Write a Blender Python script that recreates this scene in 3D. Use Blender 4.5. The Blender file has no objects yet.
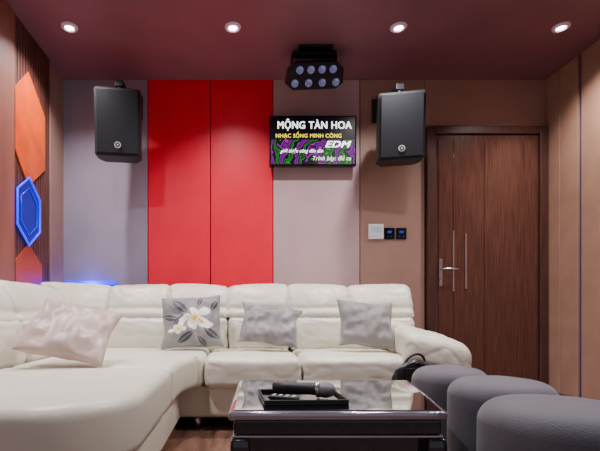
import bpy, bmesh, math, random
from mathutils import Vector, Matrix, Euler, noise
random.seed(4)
C=bpy.context
def lin(c):
    out=[]
    for v in c:
        v/=255.0
        out.append(v/12.92 if v<=0.04045 else ((v+0.055)/1.055)**2.4)
    return (*out,1)
# ---------------- materials
def mat(name,col,rough=0.5,metal=0.0,var=0.0,nscale=8,bump=0.0,bscale=60,emit=None,estr=0,coat=0,stretch=(1,1,1),col2=None,sheen=0,spec=0.5,kind='noise',bdist=.004):
    m=bpy.data.materials.new(name); m.use_nodes=True
    nt=m.node_tree; b=nt.nodes['Principled BSDF']
    b.inputs['Base Color'].default_value=lin(col)
    b.inputs['Roughness'].default_value=rough; b.inputs['Metallic'].default_value=metal
    b.inputs['Specular IOR Level'].default_value=spec
    b.inputs['Coat Weight'].default_value=coat
    b.inputs['Sheen Weight'].default_value=sheen
    tc=nt.nodes.new('ShaderNodeTexCoord'); mp=nt.nodes.new('ShaderNodeMapping')
    mp.inputs['Scale'].default_value=stretch
    nt.links.new(tc.outputs['Object'],mp.inputs['Vector'])
    if var>0 or col2:
        n=nt.nodes.new('ShaderNodeTexNoise'); n.inputs['Scale'].default_value=nscale; n.inputs['Detail'].default_value=6
        nt.links.new(mp.outputs[0],n.inputs['Vector'])
        r=nt.nodes.new('ShaderNodeValToRGB')
        r.color_ramp.elements[0].position=0.32; r.color_ramp.elements[1].position=0.68
        c2=col2 or tuple(max(0,v*(1-var)) for v in col)
        r.color_ramp.elements[0].color=lin(c2); r.color_ramp.elements[1].color=lin(col)
        nt.links.new(n.outputs['Fac'],r.inputs['Fac']); nt.links.new(r.outputs['Color'],b.inputs['Base Color'])
    if bump>0:
        if kind=='voronoi':
            n2=nt.nodes.new('ShaderNodeTexVoronoi'); o='Distance'
        else:
            n2=nt.nodes.new('ShaderNodeTexNoise'); o='Fac'; n2.inputs['Detail'].default_value=4
        n2.inputs['Scale'].default_value=bscale
        nt.links.new(mp.outputs[0],n2.inputs['Vector'])
        bp=nt.nodes.new('ShaderNodeBump'); bp.inputs['Strength'].default_value=bump; bp.inputs['Distance'].default_value=bdist
        nt.links.new(n2.outputs[o],bp.inputs['Height']); nt.links.new(bp.outputs[0],b.inputs['Normal'])
    if emit:
        b.inputs['Emission Color'].default_value=lin(emit); b.inputs['Emission Strength'].default_value=estr
    return m
M={}
M['ceil']=mat('ceiling_panel',(128,82,94),0.42,var=0.08,nscale=3,bump=0.05,bscale=40)
M['grey']=mat('mauve_grey_panel',(146,136,154),0.55,var=0.05,nscale=4,bump=0.15,bscale=300)
M['red']=mat('red_panel',(236,0,52),0.4,var=0.05,nscale=4,bump=0.08,bscale=300)
M['taupe']=mat('taupe_panel',(190,160,162),0.5,var=0.05,nscale=4,bump=0.15,bscale=300)
M['brown']=mat('brown_panel',(164,128,116),0.5,var=0.06,nscale=4,bump=0.15,bscale=300)
M['rwall']=mat('right_wall_panel',(168,130,112),0.45,var=0.08,nscale=6,bump=0.15,bscale=250)
M['dark']=mat('dark_backing',(48,28,28),0.7,bump=0.1)
M['slat']=mat('slat_wood',(106,60,50),0.5,var=0.25,nscale=12,stretch=(3,3,.3),bump=0.1)
M['lpan']=mat('left_panel',(150,90,74),0.5,var=0.15,nscale=5,stretch=(2,2,.4),bump=0.1)
M['floor']=mat('floor_wood',(130,94,78),0.25,var=0.3,nscale=5,stretch=(5,.6,1),bump=0.05)
M['door']=mat('door_wood',(98,60,50),0.24,nscale=26,stretch=(3.5,1,.15),bump=0.04,bscale=40,col2=(70,41,36),coat=0.5)
M['frame']=mat('door_frame_wood',(84,52,45),0.35,nscale=14,stretch=(3,1,.3),bump=0.06,col2=(66,40,36))
M['leather']=mat('cream_leather',(222,217,199),0.37,var=0.05,nscale=5,bump=0.25,bscale=9,spec=0.55,bdist=.006)
M['leather2']=mat('cream_leather_base',(194,186,168),0.45,var=0.06,nscale=5,bump=0.3,bscale=20)
M['black']=mat('black_plastic',(22,22,25),0.55,bump=0.03)
M['housing']=mat('grey_black_metal',(36,37,46),0.3,metal=.4,bump=0.03)
M['blackg']=mat('black_gloss',(8,8,10),0.06,coat=0.5)
M['grille']=mat('speaker_grille',(28,29,38),0.65,metal=0.0,bump=.25,bscale=500,kind='voronoi',bdist=.001,spec=.3)
M['chrome']=mat('brushed_chrome',(205,205,208),0.2,metal=1.0,bump=0.02)
M['white']=mat('white_plastic',(235,235,232),0.4,bump=0.02)
M['orange']=mat('orange_lacquer',(235,86,18),0.3,var=0.12,bump=0.03)
M['orange2']=mat('burnt_orange_lacquer',(180,66,30),0.4,var=0.1,bump=0.03)
M['blue']=mat('blue_mirror',(0,6,110),0.12,metal=0.3,var=0.6,nscale=7,emit=(0,4,215),estr=0.5)
M['neon']=mat('blue_neon',(0,20,255),0.3,emit=(0,20,255),estr=1.8)
M['neon2']=mat('blue_neon_dim',(0,10,200),0.3,emit=(0,8,255),estr=.5)
M['led']=mat('led_strip_blue',(0,10,255),0.3,emit=(0,4,255),estr=1.6)
M['lamp']=mat('downlight_lens',(255,255,255),0.3,emit=(255,240,245),estr=25)
M['ring']=mat('downlight_ring',(225,205,225),0.35,bump=0.02)
M['lens']=mat('party_lens',(120,126,160),0.12,emit=(140,160,255),estr=0.12,coat=1)
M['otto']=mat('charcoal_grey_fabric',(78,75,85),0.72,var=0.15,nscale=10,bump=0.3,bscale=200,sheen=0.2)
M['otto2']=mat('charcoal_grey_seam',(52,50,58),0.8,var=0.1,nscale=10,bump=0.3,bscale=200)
M['pbeige']=mat('beige_satin',(200,174,163),0.4,var=0.16,nscale=6,bump=0.5,bscale=12,sheen=0.3,bdist=.01)
M['pgrey']=mat('grey_satin',(154,150,150),0.5,nscale=9,bump=0.5,bscale=14,col2=(102,99,102),sheen=0.3,bdist=.008)
M['pgrey2']=mat('grey_velvet',(138,134,132),0.6,nscale=5,bump=0.4,bscale=12,col2=(114,111,112),sheen=0.3,bdist=.008)
M['petal']=mat('petal_white',(240,238,234),0.6,bump=0.1)
M['yellow']=mat('petal_yellow',(236,186,40),0.6,bump=0.1)
M['leaf']=mat('leaf_dark',(54,58,66),0.6,bump=0.1)
M['tablew']=mat('table_light_metal_edge',(170,164,172),0.14,metal=.7,var=0.06,bump=0.02,coat=0.8)
M['glass']=mat('black_glass',(10,9,15),0.02,coat=1.0,var=0.3,nscale=2,spec=1.0)
M['apron']=mat('dark_lacquer',(36,30,40),0.12,coat=.6,var=0.3,nscale=2)
M['bag']=mat('black_bag_leather',(26,24,26),0.35,bump=0.5,bscale=25)
M['lcd']=mat('lcd_green',(170,190,190),0.3,emit=(150,190,200),estr=0.3)
M['swb']=mat('switch_glass',(14,14,18),0.1,coat=0.5)
M['dot']=mat('switch_display_blue',(40,50,140),0.4,emit=(40,70,230),estr=.25)
M['gold']=mat('gold_pattern',(176,120,60),0.35,metal=0.7,bump=0.1)
M['mesh']=mat('mic_mesh',(120,120,126),0.35,metal=0.9,bump=1,bscale=900,kind='voronoi',bdist=.001)
M['twhite']=mat('text_white',(255,255,255),0.5,emit=(255,255,255),estr=2.2)
M['tyel']=mat('text_yellow',(255,235,40),0.5,emit=(255,236,20),estr=1.5)
M['tpale']=mat('text_pale_green',(225,245,200),0.5,emit=(225,245,200),estr=1.4)
M['scr']=mat('screen_black',(5,5,10),0.3,emit=(6,4,14),estr=.4)
m=bpy.data.materials.new('tv_picture'); m.use_nodes=True; nt=m.node_tree; b=nt.nodes['Principled BSDF']
tc=nt.nodes.new('ShaderNodeTexCoord'); w=nt.nodes.new('ShaderNodeTexWave'); w.inputs['Scale'].default_value=2.3; w.inputs['Distortion'].default_value=13; w.inputs['Detail'].default_value=3
w.inputs['Detail Scale'].default_value=1.8
nt.links.new(tc.outputs['Object'],w.inputs['Vector'])
r=nt.nodes.new('ShaderNodeValToRGB'); cr=r.color_ramp
cr.elements[0].position=0; cr.elements[0].color=lin((0,60,20)); cr.elements[1].position=1; cr.elements[1].color=lin((110,0,140))
for p,c in((.08,(30,170,50)),(.15,(4,2,10)),(.56,(4,2,10)),(.68,(120,0,160)),(.78,(215,20,200)),(.83,(14,4,24)),(.93,(60,0,90))):
    e=cr.elements.new(p); e.color=lin(c)
nt.links.new(w.outputs['Color'],r.inputs['Fac'])
b.inputs['Base Color'].default_value=(0.005,0.005,0.005,1); b.inputs['Roughness'].default_value=0.3
nt.links.new(r.outputs['Color'],b.inputs['Emission Color']); b.inputs['Emission Strength'].default_value=1.1
M['screen']=m

# ---------------- helpers
def link(o): C.scene.collection.objects.link(o); return o
def meshobj(name,bm,mats,smooth=False):
    me=bpy.data.meshes.new(name); bm.normal_update(); bm.to_mesh(me); bm.free()
    for mm in (mats if isinstance(mats,(list,tuple)) else [mats]): me.materials.append(mm)
    if smooth:
        for p in me.polygons: p.use_smooth=True
    return link(bpy.data.objects.new(name,me))
def rootm(o): return Matrix.LocRotScale(o.location,o.rotation_euler,o.scale)
def empty(name,loc,rot=(0,0,0),label=None,cat=None,**k):
    o=bpy.data.objects.new(name,None); o.empty_display_size=.1; o.location=loc; o.rotation_euler=rot; link(o)
    if label:o['label']=label
    if cat:o['category']=cat
    for a,v in k.items(): o[a]=v
    return o
def par(o,root,world=False):
    o.parent=root
    if world: o.matrix_parent_inverse=rootm(root).inverted()
    return o
def tag(o,label,cat,**k):
    o['label']=label;o['category']=cat
    for a,v in k.items(): o[a]=v
    return o
def box(name,x0,x1,y0,y1,z0,z1,m,bev=0.0,segs=2,structure=None):
    bm=bmesh.new(); bmesh.ops.create_cube(bm,size=1)
    cx,cy,cz=(x0+x1)/2,(y0+y1)/2,(z0+z1)/2
    for v in bm.verts: v.co=Vector((v.co.x*(x1-x0),v.co.y*(y1-y0),v.co.z*(z1-z0)))
    if bev: bmesh.ops.bevel(bm,geom=bm.edges[:],offset=bev,segments=segs,affect='EDGES',profile=.5)
    o=meshobj(name,bm,m); o.location=(cx,cy,cz)
    if structure: o['kind']='structure'; o['label']=structure
    return o
def crease(q,seed):
    n1=noise.noise(Vector((q.x*7+seed,q.y*7,q.z*9)))
    n2=noise.noise(Vector((q.x*16+seed*2,q.y*16,q.z*12+5)))
    return -(1-min(1,abs(n1)*5))**2*1.0-(1-min(1,abs(n2)*5))**2*.5
_sd=[0]
def rbox(name,size,r,m,puff=(0,0,0),n=16,deform=None,wr=0.0,cr=0.0):
    _sd[0]+=3.7; sd=_sd[0]
    hx,hy,hz=[s/2 for s in size]; h=Vector((hx,hy,hz)); r=min(r,hx*.99,hy*.99,hz*.99)
    bm=bmesh.new(); vd={}
    def key(p): return tuple(round(c,5) for c in p)
    def mapt(t): return math.sin(t*math.pi/2)*.6+t*.4
    def vert(p):
        k=key(p)
        if k in vd: return vd[k]
        q=Vector([p[i]*h[i] for i in range(3)])
        c=Vector([max(-(h[i]-r),min(h[i]-r,q[i])) for i in range(3)])
        d=q-c
        nd=d.normalized() if d.length>1e-9 else Vector((0,0,0))
        if d.length>1e-9: q=c+nd*r
        a=[1-min(1,abs(p[i]))**2.2 for i in range(3)]
        for i in range(3):
            j,k2=(i+1)%3,(i+2)%3
            q[i]+=math.copysign(1,p[i])*puff[i]*a[j]*a[k2]*abs(p[i])**3 if p[i]!=0 else 0
        if wr: q+=noise.noise_vector(q*6+Vector((sd,size[1]*17,7)))*wr
        if cr: q+=nd*crease(q,sd)*cr
        if deform: q=Vector(deform(q))
        v=bm.verts.new(q); vd[k]=v; return v
    ts=[mapt(-1+2*i/n) for i in range(n+1)]
    for ax in range(3):
        for s in(-1,1):
            for i in range(n):
                for j in range(n):
                    cs=[]
                    for a,bb in((i,j),(i+1,j),(i+1,j+1),(i,j+1)):
                        p=[0,0,0];p[ax]=s;p[(ax+1)%3]=ts[a];p[(ax+2)%3]=ts[bb];cs.append(vert(p))
                    if s<0: cs.reverse()
                    try:bm.faces.new(cs)
                    except ValueError:pass
    return meshobj(name,bm,m,True)
def polyc(name,pts,z0,z1,r,m,segs=5,smooth=True):
    bm=bmesh.new()
    vs=[bm.verts.new((x,y,z0)) for x,y in pts]; f=bm.faces.new(vs)
    ex=bmesh.ops.extrude_face_region(bm,geom=[f])
    for v in ex['geom']:
        if isinstance(v,bmesh.types.BMVert): v.co.z=z1
    bmesh.ops.recalc_face_normals(bm,faces=bm.faces[:]); bm.normal_update()
    es=[e for e in bm.edges if len(e.link_faces)==2 and e.calc_face_angle(0)>math.radians(32)]
    bmesh.ops.bevel(bm,geom=es,offset=r,segments=segs,affect='EDGES',profile=.5)
    return meshobj(name,bm,m,smooth)
def lathe(name,prof,m,segs=40,smooth=True):
    bm=bmesh.new(); rings=[]
    for rr,z in prof:
        if rr<1e-6: rings.append([bm.verts.new((0,0,z))])
        else: rings.append([bm.verts.new((rr*math.cos(2*math.pi*i/segs),rr*math.sin(2*math.pi*i/segs),z)) for i in range(segs)])
    for a,b2 in zip(rings,rings[1:]):
        for i in range(segs):
            j=(i+1)%segs
            if len(a)==1 and len(b2)==1: continue
            if len(a)==1: bm.faces.new((a[0],b2[j],b2[i]))
            elif len(b2)==1: bm.faces.new((a[i],a[j],b2[0]))
            else: bm.faces.new((a[i],a[j],b2[j],b2[i]))
    bmesh.ops.recalc_face_normals(bm,faces=bm.faces[:])
    return meshobj(name,bm,m,smooth)
def tube(name,pts,r,m,segs=10,closed=False):
    cu=bpy.data.curves.new(name,'CURVE'); cu.dimensions='3D'; cu.bevel_depth=r; cu.bevel_resolution=4; cu.use_fill_caps=True
    s=cu.splines.new('POLY'); s.points.add(len(pts)-1)
    for p,q in zip(s.points,pts): p.co=(*q,1)
    s.use_cyclic_u=closed
    t=bpy.data.objects.new(name,cu); link(t)
    dg=C.evaluated_depsgraph_get(); me=bpy.data.meshes.new_from_object(t.evaluated_get(dg))
    bpy.data.objects.remove(t)
    me.materials.clear(); me.materials.append(m)
    for p in me.polygons:p.use_smooth=True
    me.name=name
    return link(bpy.data.objects.new(name,me))
def text(name,s,w,h,m,bold=0.0,shear=0.0):
    cu=bpy.data.curves.new(name,'FONT'); cu.body=s; cu.shear=shear; cu.size=1; cu.space_character=1.08
    t=bpy.data.objects.new(name,cu); link(t)
    dg=C.evaluated_depsgraph_get(); me=bpy.data.meshes.new_from_object(t.evaluated_get(dg)); bpy.data.objects.remove(t)
    xs=[v.co.x for v in me.vertices]; ys=[v.co.y for v in me.vertices]
    cx,cy=(min(xs)+max(xs))/2,(min(ys)+max(ys))/2; sx=w/(max(xs)-min(xs)); sy=h/(max(ys)-min(ys))
    for v in me.vertices: v.co=Vector(((v.co.x-cx)*sx,0,(v.co.y-cy)*sy))
    if bold:
        bm=bmesh.new()
        for k,(dx,dz) in enumerate(((-bold,-bold*.4),(-bold,bold*.4),(bold,-bold*.4),(bold,bold*.4),(0,0))):
            m2=me.copy()
            for v in m2.vertices: v.co+=Vector((dx,-.00006*k,dz))
            bm.from_mesh(m2)
        bm.to_mesh(me); bm.free()
    me.materials.clear(); me.materials.append(m); me.name=name
    return link(bpy.data.objects.new(name,me))

# ---------------- room shell
XL,XR,YB,H=-1.449,2.507,3.5,2.604
YF=-1.6
box('floor',XL-.1,XR+.1,YF,YB+.1,-.1,0,M['floor'],structure='reddish tan wood plank floor')
box('ceiling',XL-.1,XR+.1,YF,YB+.1,H,H+.1,M['ceil'],structure='dark plum brown satin ceiling')
box('wall_back',XL-.1,XR+.1,YB+.02,YB+.12,0,H,M['dark'],structure='dark backing wall behind the upholstered panels')
box('wall_left',XL-.1,XL,YF,YB+.02,0,H,M['lpan'],structure='reddish brown side wall')
box('wall_right',XR,XR+.1,YF,YB+.02,0,H,M['dark'],structure='side wall behind tan panels')
n=0
def trim(x0,x1,y0,y1,z0,z1,m,lab,bev=.003):
    global n; n+=1
    return box('trim_%d'%n,x0,x1,y0,y1,z0,z1,m,bev,2,structure=lab)
g=.003
for x0,x1,k,l in((XL,-.749,'grey','mauve grey upholstered wall panel'),(-.749,-.24,'red','bright red wall panel'),(-.24,.269,'red','bright red wall panel'),
                 (.269,.975,'taupe','taupe wall panel behind the television'),(.975,1.503,'brown','brown wall panel beside the door')):
    trim(x0+g,x1-g,YB-.005,YB+.02,0,H,M[k],l)
trim(1.503+g,XR,YB-.005,YB+.02,2.225,H,M['brown'],'brown wall panel above the door')
for y0,y1 in((3.345,YB-.006),(3.165,3.341),(2.2,3.135),(1.2,2.17),(-.2,1.17)):
    trim(XR-.02,XR,y0,y1,.08,H,M['rwall'],'tan brown panel on the side wall')
box('baseboard_right',XR-.03,XR,YF,YB-.006,0,.08,M['frame'],.004,structure='dark brown skirting board')
trim(XR-.006,XR-.001,3.136,3.164,.08,H,mat('violet_seam',(60,44,100),.4,bump=.02),'dark violet joint between tan panels')
trim(XL,XL+.035,-.5,2.70,0,H,M['lpan'],'reddish brown raised side wall panel')
bm=bmesh.new()
y=2.72
while y<3.22:
    bmesh.ops.create_cube(bm,size=1,matrix=Matrix.Translation((XL+.012,y+.012,H/2))@Matrix.Diagonal((.024,.027,H,1)))
    y+=.036
o=meshobj('trim_20',bm,M['slat']); o['kind']='structure'; o['label']='vertical dark wood slats on the side wall'
trim(XL,XL+.015,3.25,YB-.006,0,H,M['brown'],'brown corner panel')
def hexa(name,R,th,m,ymin=None,zs=1,ys=.8):
    pts=[(ys*R*math.cos(math.radians(90+60*i)),zs*R*math.sin(math.radians(90+60*i))) for i in range(6)]
    if ymin is not None: pts=[(max(p[0],ymin),p[1]) for p in pts]
    bm=bmesh.new(); vs=[bm.verts.new((0,a,b)) for a,b in pts]; fc=bm.faces.new(vs)
    ex=bmesh.ops.extrude_face_region(bm,geom=[fc])
    for v in ex['geom']:
        if isinstance(v,bmesh.types.BMVert): v.co.x=th
    bmesh.ops.recalc_face_normals(bm,faces=bm.faces[:])
    return meshobj(name,bm,m),pts
root=empty('wall_hexagon_panel',(XL+.025,2.88,1.94),label='orange lacquered hexagonal wall decoration above a blue light',cat='wall decoration')
h,_=hexa('panel_face',.355,.008,M['orange'],-.17,1.08); par(h,root)
root=empty('wall_hexagon_panel',(XL+.025,2.88,.91),label='burnt orange hexagonal wall decoration below a blue light',cat='wall decoration')
h,_=hexa('panel_face',.29,.008,M['orange2'],-.165,.92); par(h,root)
root=empty('neon_hexagon_light',(XL+.033,2.865,1.385),label='blue glowing hexagonal mirror light with layered rings',cat='wall light')
h,pts=hexa('mirror_panel',.225,.012,M['blue'],ys=.78); par(h,root); h.location=(-.004,0,0)
for k,rr,mm in((1.0,.007,'neon'),(.70,.004,'neon2')):
    t=tube('neon_tube',[(.012,a*k,b*k) for a,b in pts],rr,M[mm],closed=True); par(t,root)
# door
dr=empty('door_1',(1.99,YB-.02,0)); dr['kind']='structure'; dr['label']='dark reddish wooden door with silver inlays'
def dbox(nm,*a,**k): return par(box(nm,*a,**k),dr,True)
dbox('door_frame',1.508,1.575,YB-.045,YB+.015,0,2.215,M['frame'],.006)
dbox('door_frame',2.415,2.482,YB-.045,YB+.015,0,2.215,M['frame'],.006)
dbox('door_frame',1.576,2.414,YB-.045,YB+.015,2.15,2.215,M['frame'],.006)
dbox('door_leaf',1.58,2.41,YB-.028,YB+.01,.01,2.145,M['door'],.004)
for x0,x1 in((1.60,1.715),(1.719,1.965),(1.969,2.39)):
    dbox('door_panel',x0,x1,YB-.036,YB-.0285,.06,2.10,M['door'],.002)
for x,z0,z1 in((1.717,.88,1.37),(1.818,.90,1.35)):
    dbox('inlay_strip',x-.007,x+.007,YB-.045,YB-.037,z0,z1,M['chrome'],.002)
dbox('handle_plate',1.600,1.628,YB-.05,YB-.037,.92,1.14,M['chrome'],.004)
par(tube('door_handle',[(1.613,YB-.05,1.06),(1.613,YB-.085,1.06),(1.63,YB-.09,1.06),(1.73,YB-.09,1.055)],.007,M['chrome']),dr,True)
c=lathe('key_cylinder',[(0,0),(.012,0),(.012,.012),(0,.012)],M['chrome'],20); c.rotation_euler=(math.pi/2,0,0); c.location=(1.613,YB-.05,.97); par(c,dr,True)
trim(2.484,XR-.021,YB-.03,YB-.006,0,2.22,M['frame'],'dark wood corner strip beside the door')

# ---------------- downlights and added fill lamps
def downlight(x,y,power,col=(1,.95,.95),size=150,soft=.03):
    r0=empty('recessed_downlight',(x,y,H),label='round white recessed ceiling spotlight, switched on',cat='ceiling light',group='ceiling downlights')
    par(lathe('trim_ring',[(.030,-.001),(.032,-.012),(.042,-.012),(.052,-.006),(.054,0)],M['ring'],32),r0)
    par(lathe('lamp_lens',[(0,-.006),(.022,-.006),(.028,-.002)],M['lamp'],32),r0)
    l=bpy.data.lights.new('spot','SPOT'); l.energy=power; l.spot_size=math.radians(size); l.spot_blend=1.0; l.shadow_soft_size=soft; l.color=col
    lo=link(bpy.data.objects.new('lamp_bulb',l)); par(lo,r0); lo.location=(0,0,-.02)
for x in(-1.13,-.047,1.051): downlight(x,2.85,115,size=125)
downlight(2.128,2.85,115,col=(1,.90,.82),size=130)
downlight(-1.0,1.75,175,col=(.93,.9,1),size=148,soft=.04)
downlight(-.047,1.75,20,size=110)
downlight(1.15,1.75,170,size=148,soft=.04)
downlight(2.1,1.75,42,(.72,.66,1),115)  # out of view, violet tint added
for x in(-1.0,-.047,1.051): downlight(x,.3,22,size=110)  # unseen row overhead, added as fill for the sofa front
downlight(2.0,.6,42,(.72,.68,1),110)  # unseen violet mood lamp, added to tint the stools and table

# ---------------- TV
tv=empty('wall_television',(.580,3.44,2.077),label='flat television on the wall showing a karaoke song title',cat='television')
par(box('tv_frame',-.345,.345,-.022,.022,-.2,.2,M['blackg'],.004),tv)
par(box('wall_bracket',-.12,.12,.022,.055,-.1,.1,M['black'],.003),tv)
par(box('screen',-.334,.334,-.0245,-.0225,-.187,.188,M['screen']),tv)
par(box('title_band',-.334,.334,-.0262,-.0248,.008,.188,M['scr']),tv)
def ttx(s,w,h,m,x,z,bold=.0,sh=0):
    t=text('screen_text',s,w,h,m,bold,sh); t.location=(x,-.028,z); par(t,tv)
ttx('MỘNG TÀN HOA',.585,.095,M['twhite'],.012,.124,.0016)
ttx('NHẠC SỐNG MINH CÔNG',.52,.058,M['tyel'],-.035,.042,.0005)
ttx('EDM',.20,.048,M['twhite'],.20,-.030,.0026,.3)
ttx('giới thiệu cùng dân dân',.34,.040,M['twhite'],-.09,-.085,.0003,.4)
ttx('Trình bày: đủ ca',.30,.048,M['tpale'],.15,-.145,.0005,.3)

# ---------------- party light
pl=empty('party_stage_light',(.535,3.12,H),label='black multi-lens party stage light fixed under the ceiling',cat='stage light')
par(box('ceiling_plate',-.12,.12,-.09,.07,-.014,0,M['housing'],.003),pl)
par(box('bracket_bar',-.16,.16,-.03,.03,-.034,-.014,M['housing'],.003),pl)
for s in(-1,1):
    par(box('bracket_arm',s*.160-.006,s*.160+.006,-.03,.03,-.13,-.034,M['housing'],.003),pl)
hd=empty('light_head',(0,0,-.165),(math.radians(38),math.radians(-4),math.radians(4))); par(hd,pl)
bm=bmesh.new()
oct_=[(-.21,-.05),(-.20,.045),(-.145,.09),(.145,.09),(.20,.045),(.21,-.05),(.16,-.09),(-.16,-.09)]
rings=[]
for y,s in((.13,.60),(.10,.86),(.0,1.0),(-.05,1.0),(-.065,.94)):
    rings.append([bm.verts.new((x*s,y,z*s)) for x,z in oct_])
for a,b2 in zip(rings,rings[1:]):
    for i in range(8): bm.faces.new((a[i],a[(i+1)%8],b2[(i+1)%8],b2[i]))
bm.faces.new(rings[0]);bm.faces.new(rings[-1]); bmesh.ops.recalc_face_normals(bm,faces=bm.faces[:])
par(meshobj('housing',bm,M['housing']),hd)
for z,xs in((.042,(-.12,-.04,.04,.12)),(-.042,(-.15,-.05,.05,.15))):
    for x in xs:
        c=lathe('lens',[(.026,0),(.026,.010),(.020,.010),(.018,.006),(0,.013)],M['lens'],20); c.rotation_euler=(math.pi/2,0,0); c.location=(x,-.065,z); par(c,hd)

# ---------------- speakers
def speaker(x,y,z,yaw,lab):
    r0=empty('wall_speaker',(x,y,z),(math.radians(6),0,yaw),label=lab,cat='speaker',group='black wall speakers')
    w,hh,d=.315,.46,.22
    bm=bmesh.new()
    pts=[(-w/2,-d/2),(w/2,-d/2),(w/2,d*.1),(w*.38,d/2),(-w*.38,d/2),(-w/2,d*.1)]
    vs=[bm.verts.new((a,b2,-hh/2)) for a,b2 in pts]; fc=bm.faces.new(vs)
    ex=bmesh.ops.extrude_face_region(bm,geom=[fc])
    for v in ex['geom']:
        if isinstance(v,bmesh.types.BMVert): v.co.z=hh/2
    bmesh.ops.recalc_face_normals(bm,faces=bm.faces[:])
    bmesh.ops.bevel(bm,geom=bm.edges[:],offset=.008,segments=2,affect='EDGES')
    par(meshobj('cabinet',bm,M['black']),r0)
    g0=box('grille',-(w-.03)/2,(w-.03)/2,-.008,.004,-(hh-.03)/2,(hh-.03)/2,M['grille'],.004); g0.location=(0,-d/2-.004,0); par(g0,r0)
    for nm,ra,dy,mm in(('badge',.022,.0,'white'),('badge_center',.0165,.0012,'black'),('badge_emblem',.006,.0024,'white')):
        c=lathe(nm,[(ra,0),(ra,.002),(0,.002)],M[mm],24,False); c.rotation_euler=(math.pi/2,0,0); c.location=(0,-d/2-.0118-dy,-.160); par(c,r0)
    par(box('mount_clamp',-.10,.10,-.03,.05,hh/2,hh/2+.014,M['black'],.003),r0)
    Mx=rootm(r0); p=Mx@Vector((0,.02,hh/2+.012))
    o=tube('mount_pole',[tuple(p),(p.x,p.y+.01,p.z+.055)],.020,M['black']); par(o,r0,True)
    o=box('mount_arm',p.x-.03,p.x+.03,p.y-.02,YB-.02,p.z+.04,p.z+.085,M['black'],.004); par(o,r0,True)
    o=box('mount_plate',p.x-.085,p.x+.085,YB-.022,YB-.004,p.z-.03,p.z+.16,M['black'],.003); par(o,r0,True)
speaker(-.875,3.12,2.060,math.radians(9),'black loudspeaker hung above the grey wall panel')
speaker(1.155,3.12,2.035,math.radians(-11),'black loudspeaker hung above the brown wall panel')

# ---------------- wall controls
th=empty('thermostat',(1.103,YB-.004,1.367),label='white air conditioning thermostat with small display',cat='thermostat')
par(box('thermostat_body',-.061,.061,-.018,0,-.061,.061,M['white'],.006),th)
par(box('display',-.04,.04,-.0195,-.0182,-.01,.04,M['lcd']),th)
for i in range(3): par(box('button',-.04+i*.03,-.022+i*.03,-.021,-.0182,-.042,-.028,M['ring'],.002),th)
for x,lb in((1.212,'black glass touch wall switch beside the thermostat'),(1.308,'black glass touch wall switch near the door')):
    s=empty('wall_switch',(x,YB-.004,1.352),label=lb,cat='light switch',group='black wall switches')
    par(box('switch_plate',-.043,.043,-.012,0,-.046,.046,M['swb'],.004),s)
    par(box('switch_display',-.018,.018,-.0135,-.0122,.002,.022,M['dot'],.0),s)
    for a in(-.016,.016): par(box('touch_key',a-.004,a+.004,-.0135,-.0122,-.026,-.020,M['dot']),s)

# ---------------- sofa
sf=empty('sectional_sofa',(0,2.9,0),label='cream leather L-shaped sectional sofa with raised headrests',cat='sofa')
def sp(o,loc=None,rot=None):
    if loc is not None:o.location=loc
    if rot is not None:o.rotation_euler=rot
    return par(o,sf,True)
L=M['leather'];L2=M['leather2']
def rnd(cx,cy,r,k=10):
    return [(cx+r*math.cos(a),cy+r*math.sin(a)) for a in [-math.pi/2*i/(k-1) for i in range(k)]]
YE=1.12
sp(polyc('sofa_base',[(-1.38,3.40),(1.30,3.40),(1.30,2.62),(-.36,2.62)]+rnd(-.36-.24,YE+.03+.24,.24)+[(-1.38,YE+.03)],.07,.27,.02,L,4))
sp(rbox('seat_cushion',(.575,.66,.19),.045,L,(.0,.008,.010),26,wr=.003,cr=.005),(.075,2.83,.357))
sp(rbox('seat_cushion',(.66,.66,.19),.045,L,(.0,.008,.010),26,wr=.003,cr=.005),(.70,2.83,.357))
inner=[(-.215,2.52)]+[(-.215-.10*(math.sin(a)),2.52-.34*(1-math.cos(a))) for a in [math.radians(k) for k in(15,30,45,60,75,90)]]
sp(polyc('corner_seat_cushion',[(-1.10,3.16),(-.215,3.16)]+inner+[(-.315,2.005),(-1.10,2.005)],.265,.462,.045,L,8))
sp(polyc('seat_cushion',[(-1.10,2.0),(-.315,2.0)]+rnd(-.315-.28,YE+.28,.28,14)+[(-1.10,YE)],.265,.462,.045,L,8))
sp(rbox('front_panel',(1.22,.05,.19),.022,L,(0,.008,0),12),(.42,2.585,.185))
sp(rbox('back_shell',(2.64,.13,.70),.05,L2,(0,0.0,.01),14),(-.03,3.385,.46))
sp(rbox('back_shell',(.10,2.05,.70),.045,L2,(0,0,.01),14),(-1.355,2.16,.44))
def head(w,h,peak):
    def f(q):
        u=q.x/(w/2); t=max(0,q.z/(h/2))
        q.z-= t*(.014*abs(u)**4+.008*(u*peak))
        q.y+= .060*(q.z/h)+.03*t*t
        q.y+= .010*math.exp(-((q.z+h*.22)/.020)**2)*(1 if q.y<0 else 0)
        q.x*=1+.010*t
        return q
    return f
for i,(x0,x1) in enumerate(((-.975,-.526),(-.526,-.087),(-.087,.36),(.36,.807),(.807,1.262))):
    cx=(x0+x1)/2; w=x1-x0+.014
    sp(rbox('headrest',(w,.14,.285),.042,L,(0,.018,.003),32,deform=head(w,.285,1 if i%2 else -1),wr=.004,cr=.005),(cx,3.205,.79),(math.radians(-10),0,0))
for x0,x1 in((-.975,-.087),(-.087,.36),(.36,1.262)):
    sp(rbox('back_cushion',(x1-x0,.20,.25),.045,L,(0,.020,.0),34,wr=.005,cr=.006),((x0+x1)/2,3.165,.550),(math.radians(-6),0,0))
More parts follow.
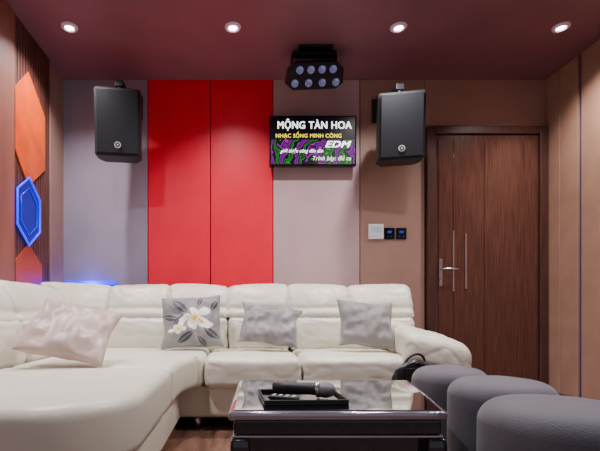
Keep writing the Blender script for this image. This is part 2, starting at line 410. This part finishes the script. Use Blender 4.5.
def arc(R,f=None,lean=0):
    def g0(q):
        if f: q=Vector(f(q))
        th=math.radians(135)-q.x/(R)
        rad=R+q.y+lean*q.z
        return Vector((rad*math.cos(th),rad*math.sin(th),q.z))
    return g0
R0=.27
sp(rbox('back_cushion',(R0*math.pi/2,.20,.25),.045,L,(0,.012,0),28,deform=arc(R0-.04,None,.10),wr=.003,cr=.003),(-.975,2.935,.55))
sp(rbox('headrest',(R0*math.pi/2+.02,.14,.285),.040,L,(0,.014,.0),28,deform=arc(R0,head(.44,.28,.3),.17),wr=.003,cr=.004),(-.975,2.935,.785))
for cy,ww in((2.585,.695),(1.885,.695),(1.32,.43)):
    sp(rbox('back_cushion',(ww,.20,.25),.045,L,(0,.015,0),26,wr=.003,cr=.004),(-1.205,cy,.55),(math.radians(-6),0,math.radians(90)))
    sp(rbox('headrest',(ww+.014,.14,.275),.040,L,(0,.016,.0),28,deform=head(ww,.27,.5),wr=.003,cr=.004),(-1.245,cy,.76),(math.radians(-10),0,math.radians(90)))
def armd(q):
    t=(q.y+.40)/.80
    q.z+= .035*t-.034*(q.x/.19)-.022*max(0,q.x/.19)**2-.02*max(0,(.25-t))*4
    q.x*=1-.22*t; q.x+=.05*t
    q.z-=.012*math.exp(-((q.y+.16+q.x*.3)/.016)**2)*(1 if q.z>0 else 0)
    return q
sp(rbox('armrest',(.39,.82,.20),.065,L,(0,.010,.006),34,deform=armd,wr=.004,cr=.006),(1.145,2.85,.488))
sp(rbox('armrest_side',(.33,.76,.36),.045,L,(.006,.008,0),22,wr=.003,cr=.004),(1.155,2.87,.26))
for x,y in((1.22,2.62),(-.28+.02,2.66),(1.22,3.3),(.5,2.68),(-.45,1.8),(-1.2,1.25)):
    sp(lathe('sofa_foot',[(0,0),(.02,0),(.024,.07),(0,.07)],M['chrome'],20),(x,y,0))
ls=box('led_strip',-1.42,-1.00,3.475,3.4952,.935,.968,M['led'],.002); tag(ls,'thin blue LED strip glowing behind the sofa corner','led strip')
l=bpy.data.lights.new('strip_glow','POINT'); l.energy=1.8; l.color=(.0,.0,1); l.shadow_soft_size=.03
lo=link(bpy.data.objects.new('strip_bulb',l)); lo.location=(-1.2,3.42,.93); par(lo,ls,True)

# ---------------- pillows
def pillow(name,size,th,m,mats=None,matf=None,N=56,seed=0,pin=.07):
    bm=bmesh.new(); W,Hh=size
    def pt(u,v,s):
        x=u*W/2*(1-pin*(1-v*v)*abs(u)**2); z=v*Hh/2*(1-pin*(1-u*u)*abs(v)**2)
        e=max(0,(1-u**2))*max(0,(1-v**2)); t=th/2*e**.42
        nz=noise.noise(Vector((u*2.2+seed,v*2.2,seed*3)))*.016+noise.noise(Vector((u*6+seed,v*3,seed)))*.007
        rad=math.sin(math.atan2(v,u)*8+seed)*.005*e*(u*u+v*v)
        x+=noise.noise(Vector((v*1.5,seed,u)))*.014; z+=noise.noise(Vector((u*1.5,v,seed)))*.014
        return Vector((x,s*(t+(nz+rad)*min(1,e*4)),z))
    gr={}
    for s in(-1,1):
        for i in range(N+1):
            for j in range(N+1):
                edge=i in(0,N) or j in(0,N)
                if edge and s==1: gr[(s,i,j)]=gr[(-1,i,j)]; continue
                gr[(s,i,j)]=bm.verts.new(pt(-1+2*i/N,-1+2*j/N,s))
        for i in range(N):
            for j in range(N):
                q=[gr[(s,i,j)],gr[(s,i+1,j)],gr[(s,i+1,j+1)],gr[(s,i,j+1)]]
                if s==1:q.reverse()
                fc=bm.faces.new(q)
                if matf and s==-1: fc.material_index=matf(-1+2*(i+.5)/N,-1+2*(j+.5)/N)
    return meshobj(name,bm,mats or m,True)
def place_pillow(o,x,y,zb,yaw,tilt,roll):
    R=Matrix.Rotation(math.radians(yaw),4,'Z')@Matrix.Rotation(math.radians(tilt),4,'X')@Matrix.Rotation(math.radians(roll),4,'Y')
    mz=min((R@v.co).z for v in o.data.vertices)
    o.rotation_euler=R.to_euler(); o.location=(x,y,zb-mz)
def flower(u,v):
    wob=noise.noise(Vector((u*3,v*3,1.7)))*.12
    for (cx,cy,R,a0) in((.16,.06,.54,18),(-.48,-.32,.28,50)):
        dx,dy=u-cx+wob,v-cy-wob; rr=math.hypot(dx,dy); a=math.degrees(math.atan2(dy,dx))-a0
        a+=22*math.sin(rr*5)
        idx=int((a%360)//72); k=(a%72)/72-.5
        lim=R*(1,.80,1.12,.86,1.04)[idx]*(1-abs(k*2)**2.2*.60)
        if rr<lim:
            if rr<R*.20: return 2
            if abs(k)<.09 and rr<R*.55: return 2
            if abs(abs(k)-.5)<.035: return 3
            return 1
    for (cx,cy,a,l,w) in((-.35,.55,130,.42,.15),(.68,-.50,-40,.36,.14),(-.70,.1,160,.3,.13),(.80,.5,60,.25,.10),(-.2,-.68,215,.34,.13),(.35,-.80,-60,.25,.09),(-.4,.0,40,.3,.1),(.3,.75,80,.22,.08)):
        dx,dy=u-cx,v-cy; ca,sa=math.cos(math.radians(a)),math.sin(math.radians(a))
        p,q=dx*ca+dy*sa,-dx*sa+dy*ca
        if abs(p)<l and abs(q)<w*(1-(p/l)**2) and abs(q)>.012: return 3
    return 0
p=pillow('throw_pillow',(.39,.39),.13,M['pbeige'],seed=1.3); place_pillow(p,-.81,2.07,.468,24,-50,20); tag(p,'pinkish beige satin throw pillow on the corner seat','pillow')
p=pillow('throw_pillow',(.41,.37),.12,None,mats=[M['pgrey2'],M['petal'],M['yellow'],M['leaf']],matf=flower,N=110,seed=2.1); place_pillow(p,-.325,2.89,.466,0,-20,-3); tag(p,'grey throw pillow printed with white and yellow flowers','pillow')
p=pillow('throw_pillow',(.41,.30),.12,M['pgrey'],seed=4.2,pin=.12); place_pillow(p,.20,2.87,.472,2,-28,9); tag(p,'mottled grey satin throw pillow','pillow')
p=pillow('throw_pillow',(.37,.33),.12,M['pgrey2'],seed=7.7,pin=.11); place_pillow(p,.82,2.80,.476,0,-22,4); tag(p,'plain grey throw pillow near the armrest','pillow')

# ---------------- coffee table
tb=empty('coffee_table',(.32,1.56,0),label='low coffee table with light metal edge and black glass top',cat='coffee table')
TZ=.42
def tp(o): return par(o,tb,True)
def quad(k):
    c=Vector((.32,1.56)); pts=[(-.035,1.27),(.615,1.27),(.735,1.86),(-.005,1.86)]
    return [tuple(c+(Vector(p)-c)*k) for p in pts]
tp(polyc('table_top_frame',quad(1.0),TZ-.026,TZ,.008,M['tablew'],4))
tp(polyc('glass_inlay',quad(.955),TZ-.006,TZ+.003,.002,M['glass'],2,False))
tp(polyc('apron',quad(.955),TZ-.072,TZ-.027,.006,M['apron'],3,False))
tp(polyc('lower_trim',quad(.968),TZ-.080,TZ-.073,.002,M['tablew'],2,False))
tp(polyc('base_cabinet',quad(.86),.144,TZ-.081,.006,M['apron'],2,False))
tp(polyc('lower_shelf',quad(.93),.10,.135,.008,M['glass'],2,False))
tp(polyc('shelf_trim',quad(.94),.136,.143,.002,M['tablew'],2,False))
for (x,y) in quad(.90):
    l=rbox('leg',(.06,.06,TZ-.082),.010,M['apron'],(.0,.0,0),8); l.location=(x,y,(TZ-.082)/2); tp(l)
TT=TZ+.0035
tr=empty('serving_tray',(.205,1.45,TT),(0,0,math.radians(3)),label='black rectangular tray with gold pattern on the glass table top',cat='tray')
A,B=.135,.10
par(box('tray_base',-A,A,-B,B,0,.005,M['blackg'],.002),tr)
for a in((-A,A,-B,-B+.006),(-A,A,B-.006,B),(-A,-A+.006,-B+.006,B-.006),(A-.006,A,-B+.006,B-.006)):
    par(box('tray_rim',a[0],a[1],a[2],a[3],.005,.016,M['black'],.002),tr)
for i in range(3): par(box('pattern_plate',.0+i*.04,.03+i*.04,-.085,-.062,.005,.008,M['gold'],.002),tr)
yaw=math.radians(-22)
mc=empty('microphone',(.205+.055,1.45-.012,TT+.0055+.0285),(0,math.radians(90),yaw),label='dark wireless microphone resting in the tray',cat='microphone')
par(lathe('microphone_body',[(0,-.155),(.014,-.155),(.017,-.10),(.021,-.01),(.023,.0),(0,.0)],M['black'],24),mc)
par(lathe('microphone_head',[(.02,0),(.026,.012),(.027,.03),(.020,.05),(.008,.058),(0,.06)],M['mesh'],24),mc)
par(lathe('microphone_ring',[(.024,-.004),(.0275,-.002),(.0275,.006),(.024,.008)],M['chrome'],24),mc)
rm=empty('remote_control',(.205-.062,1.45-.048,TT+.0055),(0,0,yaw),label='black remote control lying in the tray',cat='remote control')
par(rbox('remote_body',(.10,.030,.014),.006,M['black'],n=6),rm).location=(0,0,.007)
for i in range(4):
    for j in(-1,1):
        par(box('remote_button',-.038+i*.022,-.028+i*.022,j*.008-.003,j*.008+.003,.014,.016,M['white'],.001),rm)

# ---------------- ottomans
def ottoman(x,y,r,lab,h=.462):
    o=empty('round_ottoman',(x,y,0),label=lab,cat='ottoman',group='round grey ottomans beside the coffee table')
    k=.08; prof=[(0,k),(r*.98,k)]
    sr=.070
    prof+=[(r*1.01,k+.015),(r*1.035,k+.14),(r*1.03,h-sr-.04)]
    for i in range(1,13):
        a=i/12*math.pi/2; prof.append((r*1.03-sr*(1-math.cos(a)),h-.012-sr+sr*math.sin(a)))
    prof+=[(r*.30,h-.002),(0,h)]
    par(lathe('ottoman_cushion',prof,M['otto'],64),o)
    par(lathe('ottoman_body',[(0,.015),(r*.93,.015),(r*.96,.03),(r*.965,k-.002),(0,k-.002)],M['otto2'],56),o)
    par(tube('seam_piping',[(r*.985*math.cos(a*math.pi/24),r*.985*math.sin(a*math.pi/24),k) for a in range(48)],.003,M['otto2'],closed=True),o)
    for q in range(3):
        a=q*2.1; f0=lathe('foot',[(0,0),(.018,0),(.02,.016),(0,.016)],M['black'],16); f0.location=(r*.7*math.cos(a),r*.7*math.sin(a),0); par(f0,o)
ottoman(1.00,2.05,.165,'round slate grey ottoman beside the black handbag')
ottoman(1.02,1.68,.185,'round slate grey ottoman between two matching ottomans')
ottoman(.915,1.21,.212,'round slate grey ottoman beside the coffee table',.468)

# ---------------- bag
bg=empty('handbag',(.93,2.32,0),(0,0,math.radians(6)),label='soft black leather handbag with straps against the sofa seat',cat='bag')
def bagd(q):
    t=max(0,(q.z+.215)/.43); q.y*=1-.55*t
    q.x+=.015*t*t
    q.z+=(.012*math.sin(q.x*34+1)+.25*q.x*(q.x<0))*t**2; return q
par(rbox('bag_body',(.22,.13,.44),.025,M['bag'],(.006,.015,0),24,deform=bagd,wr=.018,cr=.012),bg).location=(0,0,.228)
for s in(-1,1):
    par(tube('bag_handle',[(.02+.065*math.cos(a*math.pi/12)+.03*s*math.sin(a*math.pi/12),s*.030+s*.012*math.sin(a*math.pi/12),.40+(.085 if s>0 else .045)*math.sin(a*math.pi/12)) for a in range(13)],.007,M['bag']),bg)
par(box('bag_flap',-.06,.09,-.052,-.042,.33,.42,M['bag'],.004),bg)
par(box('bag_buckle',.0,.03,-.058,-.0525,.335,.355,M['chrome'],.002),bg)

# ---------------- world + camera
wd=bpy.data.worlds.new('room_ambient'); C.scene.world=wd; wd.use_nodes=True
wd.node_tree.nodes['Background'].inputs[0].default_value=(.86,.82,1,1); wd.node_tree.nodes['Background'].inputs[1].default_value=.42
cam=bpy.data.cameras.new('camera'); co=link(bpy.data.objects.new('camera',cam))
co.location=(0,0,.716); co.rotation_euler=(math.pi/2,0,0)
cam.sensor_width=36; cam.lens=25.8; cam.shift_x=.1; cam.shift_y=.144; cam.clip_start=.05
C.scene.camera=co
